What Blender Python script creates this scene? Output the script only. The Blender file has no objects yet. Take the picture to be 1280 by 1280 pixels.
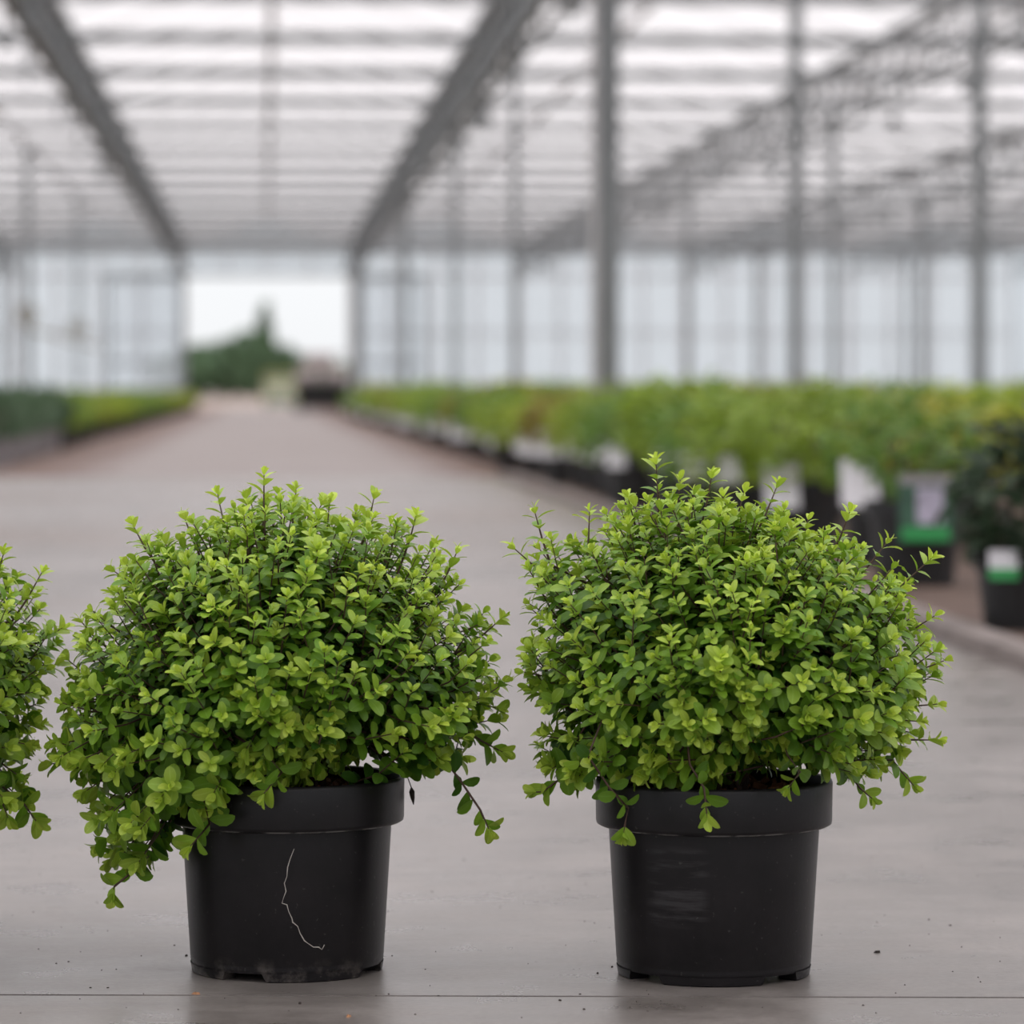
import bpy, bmesh, math, random
import numpy as np
from mathutils import Vector, Matrix, Quaternion, noise

# ------------------------------------------------------------------ camera, sky, exposure
scene = bpy.context.scene
C = scene.collection
FPX, VPX, HORIZON, CAM_H = 4800.0, 330.0, 488.0, 0.4674
YAW = math.atan((640 - VPX) / FPX)
PITCH = math.atan((640 - HORIZON) / FPX)
cam_data = bpy.data.cameras.new('camera')
cam = bpy.data.objects.new('camera', cam_data)
C.objects.link(cam)
cam.location = (0, 0, CAM_H)
cam.rotation_euler = (math.pi / 2 - PITCH, 0, -YAW)
cam_data.sensor_width = 36.0
cam_data.lens = FPX / 1280 * 36.0
cam_data.clip_end = 2000
cam_data.dof.use_dof = True
cam_data.dof.focus_distance = 3.04
cam_data.dof.aperture_fstop = cam_data.lens / 19.5
cam_data.dof.aperture_blades = 0
scene.camera = cam

world = bpy.data.worlds.new('overcast_sky')
scene.world = world
world.use_nodes = True
bg = world.node_tree.nodes['Background']
bg.inputs[0].default_value = (0.955, 0.97, 0.99, 1)
bg.inputs[1].default_value = 1.0
# standard overcast sky: brighter towards the zenith than at the horizon
_nt = world.node_tree
_tc = _nt.nodes.new('ShaderNodeTexCoord')
_sp = _nt.nodes.new('ShaderNodeSeparateXYZ')
_nt.links.new(_tc.outputs['Generated'], _sp.inputs[0])
_mr = _nt.nodes.new('ShaderNodeMapRange')
for _i, _v in ((1, 0.0), (2, 1.0), (3, 0.67), (4, 1.93)):
    _mr.inputs[_i].default_value = _v
_nt.links.new(_sp.outputs[2], _mr.inputs[0])
_nt.links.new(_mr.outputs[0], bg.inputs[1])

scene.view_settings.view_transform = 'Standard'
scene.view_settings.look = 'None'
scene.view_settings.gamma = 1.0
scene.view_settings.use_curve_mapping = False
scene.view_settings.exposure = 0.50

CAM_M = Matrix.Translation(cam.location) @ cam.rotation_euler.to_matrix().to_4x4()
RIGHT = Vector((math.cos(YAW), -math.sin(YAW), 0))
FWD = Vector((math.sin(YAW), math.cos(YAW), 0))


def ray(u, v):
    return (CAM_M.to_3x3() @ Vector(((u - 640) / FPX, (640 - v) / FPX, -1.0)))


def ground(u, v, z=0.0):
    d = ray(u, v)
    t = (z - CAM_H) / d.z
    return Vector(cam.location) + d * t


rng = random.Random(11)

# ------------------------------------------------------------------ helpers


def tag(o, label=None, cat=None, group=None, kind=None):
    if label: o['label'] = label
    if cat: o['category'] = cat
    if group: o['group'] = group
    if kind: o['kind'] = kind
    return o


def empty(name, loc=(0, 0, 0), rz=0.0, parent=None):
    o = bpy.data.objects.new(name, None)
    C.objects.link(o)
    o.location = loc
    o.rotation_euler = (0, 0, rz)
    o.empty_display_size = 0.05
    o.parent = parent
    return o


def link(name, me, parent=None, loc=None):
    o = bpy.data.objects.new(name, me)
    C.objects.link(o)
    o.parent = parent
    if loc is not None: o.location = loc
    return o


def smooth(me, on=True):
    me.polygons.foreach_set('use_smooth', [on] * len(me.polygons))


class MB:
    """collects verts and faces, then becomes one mesh object"""

    def __init__(s):
        s.v, s.f = [], []

    def box(s, c, d, rot=None):
        n = len(s.v)
        for i in (-1, 1):
            for j in (-1, 1):
                for k in (-1, 1):
                    p = Vector((i * d[0] / 2, j * d[1] / 2, k * d[2] / 2))
                    if rot is not None: p = rot @ p
                    s.v.append(tuple(Vector(c) + p))
        for q in ((0, 1, 3, 2), (4, 6, 7, 5), (0, 4, 5, 1), (2, 3, 7, 6), (0, 2, 6, 4), (1, 5, 7, 3)):
            s.f.append(tuple(n + i for i in q))
        return s

    def bar(s, a, b, w, h=None):
        a, b = Vector(a), Vector(b)
        d = b - a
        q = d.to_track_quat('Y', 'Z').to_matrix()
        return s.box((a + b) / 2, (w, d.length, h or w), q)

    def tube(s, pts, r, seg=5, cap=True):
        pts = [Vector(p) for p in pts]
        rs = r if isinstance(r, (list, tuple)) else [r] * len(pts)
        n = len(s.v)
        for i, p in enumerate(pts):
            d = (pts[min(i + 1, len(pts) - 1)] - pts[max(i - 1, 0)])
            if d.length < 1e-9: d = Vector((0, 0, 1))
            q = d.to_track_quat('Z', 'Y')
            for k in range(seg):
                a = 2 * math.pi * k / seg
                s.v.append(tuple(p + q @ Vector((rs[i] * math.cos(a), rs[i] * math.sin(a), 0))))
        for i in range(len(pts) - 1):
            for k in range(seg):
                k2 = (k + 1) % seg
                s.f.append((n + i * seg + k, n + i * seg + k2, n + (i + 1) * seg + k2, n + (i + 1) * seg + k))
        if cap:
            s.f.append(tuple(n + k for k in reversed(range(seg))))
            s.f.append(tuple(n + (len(pts) - 1) * seg + k for k in range(seg)))
        return s

    def lathe(s, prof, seg=48, close=False):
        n = len(s.v)
        for (r, z) in prof:
            for k in range(seg):
                a = 2 * math.pi * k / seg
                s.v.append((r * math.cos(a), r * math.sin(a), z))
        for i in range(len(prof) - 1):
            for k in range(seg):
                k2 = (k + 1) % seg
                s.f.append((n + i * seg + k, n + i * seg + k2, n + (i + 1) * seg + k2, n + (i + 1) * seg + k))
        if close:
            i = len(prof) - 1
            for k in range(seg):
                k2 = (k + 1) % seg
                s.f.append((n + i * seg + k, n + i * seg + k2, n + k2, n + k))
        return s

    def mesh(s, name, mat, sm=False):
        me = bpy.data.meshes.new(name)
        me.from_pydata(s.v, [], s.f)
        if mat: me.materials.append(mat)
        if sm: smooth(me)
        me.update()
        return me

    def build(s, name, mat, parent=None, sm=False, loc=None):
        return link(name, s.mesh(name, mat, sm), parent, loc)


# ------------------------------------------------------------------ materials
def new_mat(name):
    m = bpy.data.materials.new(name)
    m.use_nodes = True
    nt = m.node_tree
    return m, nt, nt.nodes['Principled BSDF'], nt.nodes['Material Output']


def N(nt, t, **kw):
    n = nt.nodes.new(t)
    for k, v in kw.items(): setattr(n, k, v)
    return n


def ramp(nt, fac, stops):
    r = N(nt, 'ShaderNodeValToRGB')
    el = r.color_ramp.elements
    while len(el) < len(stops): el.new(0.5)
    for e, (p, c) in zip(el, stops):
        e.position = p
        e.color = c if len(c) == 4 else (*c, 1)
    nt.links.new(fac, r.inputs[0])
    return r.outputs[0]


def math_node(nt, op, a, b=None, c=None, clamp=False):
    n = N(nt, 'ShaderNodeMath', operation=op)
    n.use_clamp = clamp
    for i, x in enumerate((a, b, c)):
        if x is None: continue
        if isinstance(x, (int, float)): n.inputs[i].default_value = x
        else: nt.links.new(x, n.inputs[i])
    return n.outputs[0]


def mixc(nt, fac, a, b):
    n = N(nt, 'ShaderNodeMix', data_type='RGBA')
    for i, x in ((0, fac), (6, a), (7, b)):
        if isinstance(x, (int, float)): n.inputs[i].default_value = x
        elif isinstance(x, tuple): n.inputs[i].default_value = x if len(x) == 4 else (*x, 1)
        else: nt.links.new(x, n.inputs[i])
    return n.outputs[2]


def noise_tex(nt, scale, detail=4, rough=0.55, vec=None, stretch=None):
    n = N(nt, 'ShaderNodeTexNoise')
    n.inputs['Scale'].default_value = scale
    n.inputs['Detail'].default_value = detail
    n.inputs['Roughness'].default_value = rough
    tc = N(nt, 'ShaderNodeTexCoord')
    src = vec or tc.outputs['Object']
    if stretch:
        mp = N(nt, 'ShaderNodeMapping')
        mp.inputs['Scale'].default_value = stretch
        nt.links.new(src, mp.inputs[0])
        src = mp.outputs[0]
    nt.links.new(src, n.inputs['Vector'])
    return n.outputs[0]


def plain(name, col, rough=0.6, var=0.12, scale=8.0, metal=0.0, spec=0.5):
    m, nt, p, out = new_mat(name)
    f = noise_tex(nt, scale)
    a = tuple(max(0, c * (1 - var)) for c in col)
    b = tuple(min(1, c * (1 + var)) for c in col)
    nt.links.new(ramp(nt, f, [(0.3, a), (0.7, b)]), p.inputs['Base Color'])
    p.inputs['Roughness'].default_value = rough
    p.inputs['Metallic'].default_value = metal
    p.inputs['Specular IOR Level'].default_value = spec
    return m


def concrete(name, dark, light, dirt, rough_lo, rough_hi, edge_dirt=False):
    m, nt, p, out = new_mat(name)
    geo = N(nt, 'ShaderNodeNewGeometry')
    pos = geo.outputs['Position']
    big = noise_tex(nt, 0.9, 5, 0.6, pos)
    mid = noise_tex(nt, 7, 6, 0.65, pos)
    fine = noise_tex(nt, 160, 3, 0.6, pos)
    streak = noise_tex(nt, 5, 4, 0.6, pos, (1.0, 7.0, 1.0))
    f = math_node(nt, 'MULTIPLY_ADD', mid, 0.45, math_node(nt, 'MULTIPLY', big, 0.35))
    f = math_node(nt, 'MULTIPLY_ADD', streak, 0.09, f)
    blot = noise_tex(nt, 2.6, 6, 0.7, pos)
    f = math_node(nt, 'MULTIPLY_ADD', blot, 0.22, f)
    col = ramp(nt, f, [(0.46, dark), (0.64, light)])
    f2 = ramp(nt, fine, [(0.35, (0.90, 0.90, 0.90)), (0.65, (1.06, 1.06, 1.06))])
    mul = N(nt, 'ShaderNodeMix', data_type='RGBA', blend_type='MULTIPLY')
    mul.inputs[0].default_value = 1.0
    nt.links.new(col, mul.inputs[6])
    nt.links.new(f2, mul.inputs[7])
    col = mul.outputs[2]
    # reddish soil trodden in, in drifting stains
    stain = ramp(nt, noise_tex(nt, 0.55, 5, 0.65, pos), [(0.47, (0, 0, 0)), (0.62, (1, 1, 1))])
    sep = N(nt, 'ShaderNodeSeparateXYZ')
    nt.links.new(pos, sep.inputs[0])
    far = math_node(nt, 'MULTIPLY_ADD', sep.outputs[1], 1 / 9.0, -0.5, clamp=True)
    k = math_node(nt, 'MULTIPLY', stain, math_node(nt, 'MULTIPLY', far, 0.7))
    if not edge_dirt:
        # soil spilt out of the bed along the kerb
        wx = math_node(nt, 'MULTIPLY_ADD', noise_tex(nt, 1.1, 5, 0.65, pos), 1.3, sep.outputs[0])
        e2 = math_node(nt, 'MULTIPLY', math_node(nt, 'MULTIPLY_ADD', wx, 1.6, -2.35, clamp=True), far)
        k = math_node(nt, 'MAXIMUM', k, math_node(nt, 'MULTIPLY', e2, 0.85))
    if edge_dirt:
        ax = math_node(nt, 'ABSOLUTE', math_node(nt, 'SUBTRACT', sep.outputs[0], 0.02))
        wob = math_node(nt, 'MULTIPLY_ADD', noise_tex(nt, 1.3, 4, 0.6, pos), 0.7, ax)
        e = math_node(nt, 'MULTIPLY_ADD', wob, 2.4, -2.7, clamp=True)
        k = math_node(nt, 'MAXIMUM', math_node(nt, 'MULTIPLY', k, 0.3), e)
    # small dark spots
    spots = ramp(nt, noise_tex(nt, 34, 2, 0.5, pos), [(0.655, (0, 0, 0)), (0.70, (1, 1, 1))])
    col = mixc(nt, k, col, dirt)
    col = mixc(nt, math_node(nt, 'MULTIPLY', spots, 0.35), col, (0.13, 0.11, 0.10))
    nt.links.new(col, p.inputs['Base Color'])
    rr = N(nt, 'ShaderNodeMapRange')
    rr.inputs[1].default_value, rr.inputs[2].default_value = 0.3, 0.7
    rr.inputs[3].default_value, rr.inputs[4].default_value = rough_lo, rough_hi
    nt.links.new(mid, rr.inputs[0])
    nt.links.new(rr.outputs[0], p.inputs['Roughness'])
    b = N(nt, 'ShaderNodeBump')
    b.inputs['Strength'].default_value = 0.12
    b.inputs['Distance'].default_value = 0.002
    nt.links.new(fine, b.inputs['Height'])
    nt.links.new(b.outputs[0], p.inputs['Normal'])
    return m


def leaf_material(name, translucent=0.28, rough=0.42):
    m, nt, p, out = new_mat(name)
    at = N(nt, 'ShaderNodeAttribute', attribute_name='leafcol')
    uv = N(nt, 'ShaderNodeUVMap', uv_map='leafuv')
    sep = N(nt, 'ShaderNodeSeparateXYZ')
    nt.links.new(uv.outputs[0], sep.inputs[0])
    d = math_node(nt, 'ABSOLUTE', math_node(nt, 'SUBTRACT', sep.outputs[0], 0.5))
    rib = math_node(nt, 'SUBTRACT', 1.0, math_node(nt, 'MULTIPLY', d, 14.0), clamp=True)
    edge = math_node(nt, 'MULTIPLY_ADD', d, 12.0, -5.1, clamp=True)
    k = math_node(nt, 'MULTIPLY', math_node(nt, 'MAXIMUM', rib, edge), 0.35)
    hs = N(nt, 'ShaderNodeHueSaturation')
    hs.inputs['Value'].default_value = 1.6
    hs.inputs['Saturation'].default_value = 0.85
    nt.links.new(at.outputs['Color'], hs.inputs['Color'])
    col = mixc(nt, k, at.outputs['Color'], hs.outputs[0])
    nt.links.new(col, p.inputs['Base Color'])
    p.inputs['Roughness'].default_value = rough
    p.inputs['Specular IOR Level'].default_value = 0.45
    tr = N(nt, 'ShaderNodeBsdfTranslucent')
    hs2 = N(nt, 'ShaderNodeHueSaturation')
    hs2.inputs['Value'].default_value = 1.25
    hs2.inputs['Hue'].default_value = 0.49
    nt.links.new(at.outputs['Color'], hs2.inputs['Color'])
    nt.links.new(hs2.outputs[0], tr.inputs[0])
    mx = N(nt, 'ShaderNodeMixShader')
    mx.inputs[0].default_value = translucent
    nt.links.new(p.outputs[0], mx.inputs[1])
    nt.links.new(tr.outputs[0], mx.inputs[2])
    nt.links.new(mx.outputs[0], out.inputs[0])
    return m


def glazing(name, clear, tint, film):
    m, nt, p, out = new_mat(name)
    nt.nodes.remove(p)
    t = N(nt, 'ShaderNodeBsdfTransparent')
    t.inputs[0].default_value = (*tint, 1)
    d = N(nt, 'ShaderNodeBsdfTranslucent')
    f = noise_tex(nt, 1.2, 4)
    nt.links.new(ramp(nt, f, [(0.3, tuple(c * 0.93 for c in film)), (0.7, film)]), d.inputs[0])
    mx = N(nt, 'ShaderNodeMixShader')
    mx.inputs[0].default_value = 1 - clear
    nt.links.new(t.outputs[0], mx.inputs[1])
    nt.links.new(d.outputs[0], mx.inputs[2])
    nt.links.new(mx.outputs[0], out.inputs[0])
    return m


def pot_material(name, scuff=None, mud=0.0, rim_line=None):
    """black moulded plastic with dust; scuff: box of pale rubbed strokes; mud: dried soil round the foot"""
    m, nt, p, out = new_mat(name)
    tc = N(nt, 'ShaderNodeTexCoord')
    ob = tc.outputs['Object']
    sep = N(nt, 'ShaderNodeSeparateXYZ')
    nt.links.new(ob, sep.inputs[0])
    base = ramp(nt, noise_tex(nt, 22, 5, 0.6, ob), [(0.3, (0.0075, 0.0068, 0.0075)), (0.75, (0.014, 0.012, 0.0135))])
    dust = ramp(nt, noise_tex(nt, 190, 2, 0.5, ob), [(0.69, (0, 0, 0)), (0.76, (1, 1, 1))])
    col = mixc(nt, math_node(nt, 'MULTIPLY', dust, 0.10), base, (0.35, 0.33, 0.31))
    if mud:
        low = math_node(nt, 'MULTIPLY_ADD', sep.outputs[2], -50.0, 1.0, clamp=True)
        pm = ramp(nt, noise_tex(nt, 55, 5, 0.65, ob), [(0.48, (0, 0, 0)), (0.66, (1, 1, 1))])
        col = mixc(nt, math_node(nt, 'MULTIPLY', math_node(nt, 'MULTIPLY', low, pm), mud), col, (0.22, 0.19, 0.17))
    if scuff:
        x0, x1, z0, z1 = scuff

        def band(s, a, b):
            u = math_node(nt, 'MULTIPLY', math_node(nt, 'SUBTRACT', s, a), 120.0, clamp=True)
            w = math_node(nt, 'MULTIPLY', math_node(nt, 'SUBTRACT', b, s), 120.0, clamp=True)
            return math_node(nt, 'MULTIPLY', u, w)
        box = math_node(nt, 'MULTIPLY', band(sep.outputs[0], x0, x1), band(sep.outputs[2], z0, z1))
        st = ramp(nt, noise_tex(nt, 16, 5, 0.6, ob, (1.0, 1.0, 9.0)), [(0.47, (0, 0, 0)), (0.62, (1, 1, 1))])
        front = math_node(nt, 'LESS_THAN', sep.outputs[1], 0.0)
        k = math_node(nt, 'MULTIPLY', math_node(nt, 'MULTIPLY', box, st), math_node(nt, 'MULTIPLY', front, 0.07))
        col = mixc(nt, k, col, (0.40, 0.39, 0.40))
    if rim_line is not None:
        d = math_node(nt, 'ABSOLUTE', math_node(nt, 'SUBTRACT', sep.outputs[2], rim_line))
        near = math_node(nt, 'MULTIPLY_ADD', d, -900.0, 1.0, clamp=True)
        pm = ramp(nt, noise_tex(nt, 60, 4, 0.6, ob), [(0.42, (0, 0, 0)), (0.58, (1, 1, 1))])
        col = mixc(nt, math_node(nt, 'MULTIPLY', math_node(nt, 'MULTIPLY', near, pm), 0.75), col, (0.42, 0.40, 0.38))
    nt.links.new(col, p.inputs['Base Color'])
    p.inputs['Roughness'].default_value = 0.36
    p.inputs['Specular IOR Level'].default_value = 0.32
    b = N(nt, 'ShaderNodeBump')
    b.inputs['Strength'].default_value = 0.15
    b.inputs['Distance'].default_value = 0.0006
    nt.links.new(noise_tex(nt, 240, 3, 0.6, ob), b.inputs['Height'])
    nt.links.new(b.outputs[0], p.inputs['Normal'])
    return m


M = {
    'concrete': concrete('worn_concrete', (0.125, 0.109, 0.099), (0.262, 0.234, 0.219), (0.15, 0.095, 0.068), 0.22, 0.44),
    'path': concrete('path_concrete', (0.235, 0.195, 0.18), (0.30, 0.258, 0.242), (0.12, 0.056, 0.036), 0.5, 0.65, True),
    'soil': plain('bed_soil', (0.105, 0.065, 0.048), 0.95, 0.4, 6),
    'earth_out': plain('outside_earth', (0.26, 0.19, 0.16), 0.95, 0.2, 0.3),
    'kerb': plain('kerb_concrete', (0.22, 0.185, 0.17), 0.85, 0.2, 12),
    'steel': plain('galvanised_steel', (0.215, 0.23, 0.235), 0.5, 0.12, 3, 0.0),
    'dark_steel': plain('dull_dark_steel', (0.15, 0.145, 0.14), 0.6, 0.15, 3, 0.0),
    'alu': plain('aluminium_bar', (0.55, 0.54, 0.545), 0.5, 0.08, 3),
    'roof_glass': glazing('whitened_roof_glass', 0.58, (0.90, 0.855, 0.855), (0.70, 0.655, 0.655)),
    'wall_glass': glazing('hazy_wall_glass', 0.35, (0.76, 0.81, 0.85), (0.62, 0.665, 0.70)),
    'door_glass': glazing('clear_door_glass', 0.9, (0.95, 0.96, 0.97), (0.8, 0.84, 0.88)),
    'leaf': leaf_material('shrub_leaf'),
    'bed_leaf': leaf_material('bed_plant_leaf', 0.3, 0.5),
    'far_leaf': plain('distant_tree_leaf', (0.075, 0.125, 0.06), 0.9, 0.3, 0.6),
    'bark': plain('tree_bark', (0.10, 0.08, 0.07), 0.9),
    'stem': plain('shrub_stem', (0.085, 0.045, 0.032), 0.6, 0.35, 60),
    'potsoil': plain('potting_bark', (0.075, 0.032, 0.018), 0.95, 0.6, 90),
    'bark_chip': plain('bark_chip', (0.22, 0.085, 0.035), 0.9, 0.4, 120),
    'black_pot': plain('black_pot_plastic', (0.016, 0.016, 0.017), 0.45, 0.2, 20),
    'grey_pot': plain('grey_pot_plastic', (0.30, 0.28, 0.29), 0.6, 0.15, 20),
    'white_card': plain('white_label_card', (0.78, 0.77, 0.80), 0.5, 0.04, 20),
    'green_card': plain('green_label_print', (0.02, 0.30, 0.07), 0.45, 0.1, 20),
    'teal_card': plain('dark_green_label_print', (0.035, 0.10, 0.06), 0.5, 0.5, 25),
    'lilac_card': plain('lilac_label_picture', (0.40, 0.37, 0.46), 0.5, 0.5, 40),
    'tan': plain('tan_housing', (0.30, 0.24, 0.13), 0.6, 0.15, 6),
    'thread': plain('dried_root_thread', (0.50, 0.46, 0.42), 0.8),
    'dead_leaf': plain('dead_leaf', (0.03, 0.02, 0.016), 0.8, 0.4, 90),
    'crumb': plain('dark_crumb', (0.045, 0.034, 0.028), 0.9, 0.4, 90),
    'red_chip': plain('orange_chip', (0.40, 0.20, 0.10), 0.8, 0.3, 90),
    'rubber': plain('black_rubber', (0.02, 0.02, 0.02), 0.8),
    'pink_sack': plain('pale_sack', (0.52, 0.45, 0.44), 0.8, 0.1, 5),
    'cart_cream': plain('cream_paint', (0.62, 0.66, 0.46), 0.5, 0.06, 5),
    'cart_green': plain('green_paint', (0.10, 0.30, 0.16), 0.5, 0.1, 5),
    'cart_yellow': plain('yellow_paint', (0.55, 0.50, 0.08), 0.5, 0.1, 5),
}

# ------------------------------------------------------------------ ground
GREEN_END, GREEN_BACK = 101.2, -17.6
XL, XR = -10.9, 19.9


def slab(name, quad, z0, z1, mat, parent, bev=0.003):
    me = bpy.data.meshes.new(name)
    bm = bmesh.new()
    lo = [bm.verts.new((p[0], p[1], z0)) for p in quad]
    hi = [bm.verts.new((p[0], p[1], z1)) for p in quad]
    bm.faces.new(hi)
    bm.faces.new(list(reversed(lo)))
    for i in range(4):
        j = (i + 1) % 4
        bm.faces.new((lo[i], lo[j], hi[j], hi[i]))
    bmesh.ops.recalc_face_normals(bm, faces=bm.faces)
    if bev:
        top = [e for e in bm.edges if all(abs(v.co.z - z1) < 1e-6 for v in e.verts)]
        bmesh.ops.bevel(bm, geom=top, offset=bev, segments=2, affect='EDGES')
    bm.to_mesh(me)
    bm.free()
    me.materials.append(mat)
    return link(name, me, parent)


floor = tag(empty('floor'), kind='structure', label='worn grey concrete floor of the greenhouse with a thin slab joint')
jl, jr = ground(0, 1243.5), ground(1280, 1247)
jd = (jr - jl).normalized()
j0, j1 = jl - jd * 14, jr + jd * 22
gap = 0.0018
slab('slab', [(j0.x, GREEN_BACK), (j1.x, GREEN_BACK), (j1.x, j1.y - gap), (j0.x, j0.y - gap)], -0.12, 0, M['concrete'], floor, 0.0012)
CROSS = 20.6
slab('slab', [(j0.x, j0.y + gap), (j1.x, j1.y + gap), (j1.x, CROSS), (j0.x, CROSS)], -0.12, 0, M['concrete'], floor, 0.0012)
slab('path_slab', [(-1.55, CROSS + 0.02), (1.5, CROSS + 0.02), (1.5, GREEN_END + 4), (-1.55, GREEN_END + 4)], -0.12, -0.002, M['path'], floor, 0.003)
slab('bed_soil', [(-16, CROSS + 0.02), (-1.56, CROSS + 0.02), (-1.56, GREEN_END), (-16, GREEN_END)], -0.12, -0.012, M['soil'], floor, 0)
slab('bed_soil', [(1.51, CROSS + 0.02), (24, CROSS + 0.02), (24, GREEN_END), (1.51, GREEN_END)], -0.12, -0.012, M['soil'], floor, 0)
slab('bed_soil', [(1.345, 4.6), (22, 4.6), (22, CROSS - 0.01), (1.345, CROSS - 0.01)], 0.0005, 0.010, M['soil'], floor, 0)
slab('ground_under_slabs', [(-24, GREEN_BACK), (24, GREEN_BACK), (24, GREEN_END), (-24, GREEN_END)], -0.3, -0.121, M['soil'], floor, 0)
out_ground = slab('ground_outside', [(-160, GREEN_END + 0.3), (160, GREEN_END + 0.3), (160, 700), (-160, 700)], -0.3, -0.13, M['earth_out'], None, 0)
tag(out_ground, 'bare reddish brown earth outside the open greenhouse door', kind='structure')
yk = 4.6
for i in range(16):
    slab('kerb_stone', [(1.26, yk), (1.345, yk), (1.345, yk + 0.99), (1.26, yk + 0.99)], 0.0, 0.028, M['kerb'], floor, 0.006)
    yk += 1.0

# ------------------------------------------------------------------ greenhouse shell
Z_CHORD, Z_GUT, Z_RIDGE, Z_TIE = 3.68, 4.28, 4.98, 4.08
BAYS = [XL + 4.4 * i for i in range(8)]
FRAMES = [GREEN_BACK + 4.4 * i for i in range(28)]     # last one at 101.2
ceiling = tag(empty('ceiling'), kind='structure', label='ridged whitened glass roof on thin bars above the rows')

hw, rise = 2.2, Z_RIDGE - Z_GUT


def pane_mesh(name, sgn):
    mb = MB()
    # slope from gutter (x = 0) to ridge (x = sgn * 2.2), one frame long
    mb.v = [(0.06 * sgn, 0.04, 0.02), (hw * sgn * 0.99, 0.04, rise * 0.985), (hw * sgn * 0.99, 4.36, rise * 0.985), (0.06 * sgn, 4.36, 0.02)]
    mb.f = [(0, 1, 2, 3)]
    return mb.mesh(name, M['roof_glass'])


pm = {1: pane_mesh('pane', 1), -1: pane_mesh('pane', -1)}
rest = MB()
for yf in FRAMES[:-1]:
    for b in range(7):
        for x0, sg in ((BAYS[b], 1), (BAYS[b + 1], -1)):
            if yf > 25:
                link('pane', pm[sg], ceiling, (x0, yf, Z_GUT))
            else:
                n = len(rest.v)
                for v in pm[sg].vertices:
                    rest.v.append((v.co.x + x0, v.co.y + yf, v.co.z + Z_GUT))
                rest.f.append((n, n + 1, n + 2, n + 3))
tag(rest.build('roof_glazing', M['roof_glass'], ceiling), kind='stuff')
bars = MB()
ny = int(round((GREEN_END - GREEN_BACK) / 2.2))
for i in range(ny + 1):
    y = GREEN_BACK + i * 2.2
    for b in range(7):
        xm = (BAYS[b] + BAYS[b + 1]) / 2
        bars.bar((BAYS[b] + 0.05, y, Z_GUT), (xm, y, Z_RIDGE), 0.035, 0.03)
        bars.bar((BAYS[b + 1] - 0.05, y, Z_GUT), (xm, y, Z_RIDGE), 0.035, 0.03)
tag(bars.build('glazing_bar_grid', M['alu'], ceiling), kind='stuff')
for b in range(7):
    xm = (BAYS[b] + BAYS[b + 1]) / 2
    MB().box((xm, (GREEN_BACK + GREEN_END) / 2, Z_RIDGE), (0.07, GREEN_END - GREEN_BACK, 0.09)).build('ridge_bar', M['alu'], ceiling)
for yf in FRAMES:
    mb = MB().box(((XL + XR) / 2, yf, Z_TIE), (XR - XL, 0.07, 0.115))
    mb.build('tie_beam', M['steel'], ceiling)
    mb = MB().box(((XL + XR) / 2, yf + 2.2, Z_TIE + 0.16), (XR - XL, 0.03, 0.028))
    mb.build('screen_wire_rail', M['alu'], ceiling)

# lattice girders with gutters, along the rows
for bi, x in enumerate(BAYS):
    o = tag(empty('beam', (x, 0, 0)), kind='structure', label=('long heavy lattice girder above the edge of the path' if bi in (2, 3) else 'slender lattice girder above the beds'))
    inner = bi in (2, 3)          # the two beside the path are heavier
    gm = M['steel']
    cw = 1.0 if inner else 0.55
    L = GREEN_END - GREEN_BACK
    ym = (GREEN_END + GREEN_BACK) / 2
    MB().box((0, ym, Z_GUT), (0.20 * cw, L, 0.10 * cw)).build('gutter', gm, o)
    MB().box((0, ym, Z_CHORD), (0.09 * cw, L, 0.07 * cw)).build('bottom_chord', gm, o)
    MB().box((0, ym, Z_GUT - 0.12), (0.09 * cw, L, 0.07 * cw)).build('top_chord', gm, o)
    lat = MB()
    y, up = GREEN_BACK, True
    while y < GREEN_END - 0.5:
        z0, z1 = (Z_CHORD, Z_GUT - 0.12) if up else (Z_GUT - 0.12, Z_CHORD)
        lat.bar((0, y, z0), (0, y + 0.55, z1), 0.05 * cw)
        y += 0.55
        up = not up
    tag(lat.build('lattice', gm, o), kind='stuff')
    hang = MB()
    hr = random.Random(70 + bi)
    y = GREEN_BACK + 0.6
    while y < GREEN_END - 0.6:
        dx, ln = hr.uniform(-.22, .22), hr.uniform(.08, .34)
        hang.box((dx, y, Z_CHORD - ln / 2 + 0.03), (0.03, 0.03, ln))
        hang.box((dx / 2, y, Z_CHORD + 0.02), (abs(dx) + 0.05, 0.03, 0.03))
        if hr.random() < .35: hang.box((dx, y, Z_CHORD - ln), (0.11, 0.16, 0.09))
        y += hr.uniform(.5, 1.5)
    tag(hang.build('hanger_hardware', gm, o), kind='stuff')
    # a heating pipe slung under the girder
    MB().tube([(0.12, GREEN_BACK, Z_CHORD - 0.10), (0.12, GREEN_END, Z_CHORD - 0.10)], 0.03 * cw, 6).build('pipe', gm, o)


def column(x, y, w=0.14, mat='steel', top=Z_CHORD, lab=None):
    o = tag(empty('column', (x, y, 0)), kind='structure', label=lab)
    h = w * 0.5
    mb = MB()
    # C-section post: web and two flanges
    mb.box((0, 0, top / 2), (w, w * 0.72, top))
    mb.build('post', M[mat], o)
    MB().box((0, 0, 0.012), (w * 2, w * 2, 0.024)).build('base_plate', M[mat], o)
    MB().box((0, 0, top - 0.02), (w * 1.6, w * 1.9, 0.05)).build('head_plate', M[mat], o)
    return o


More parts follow.
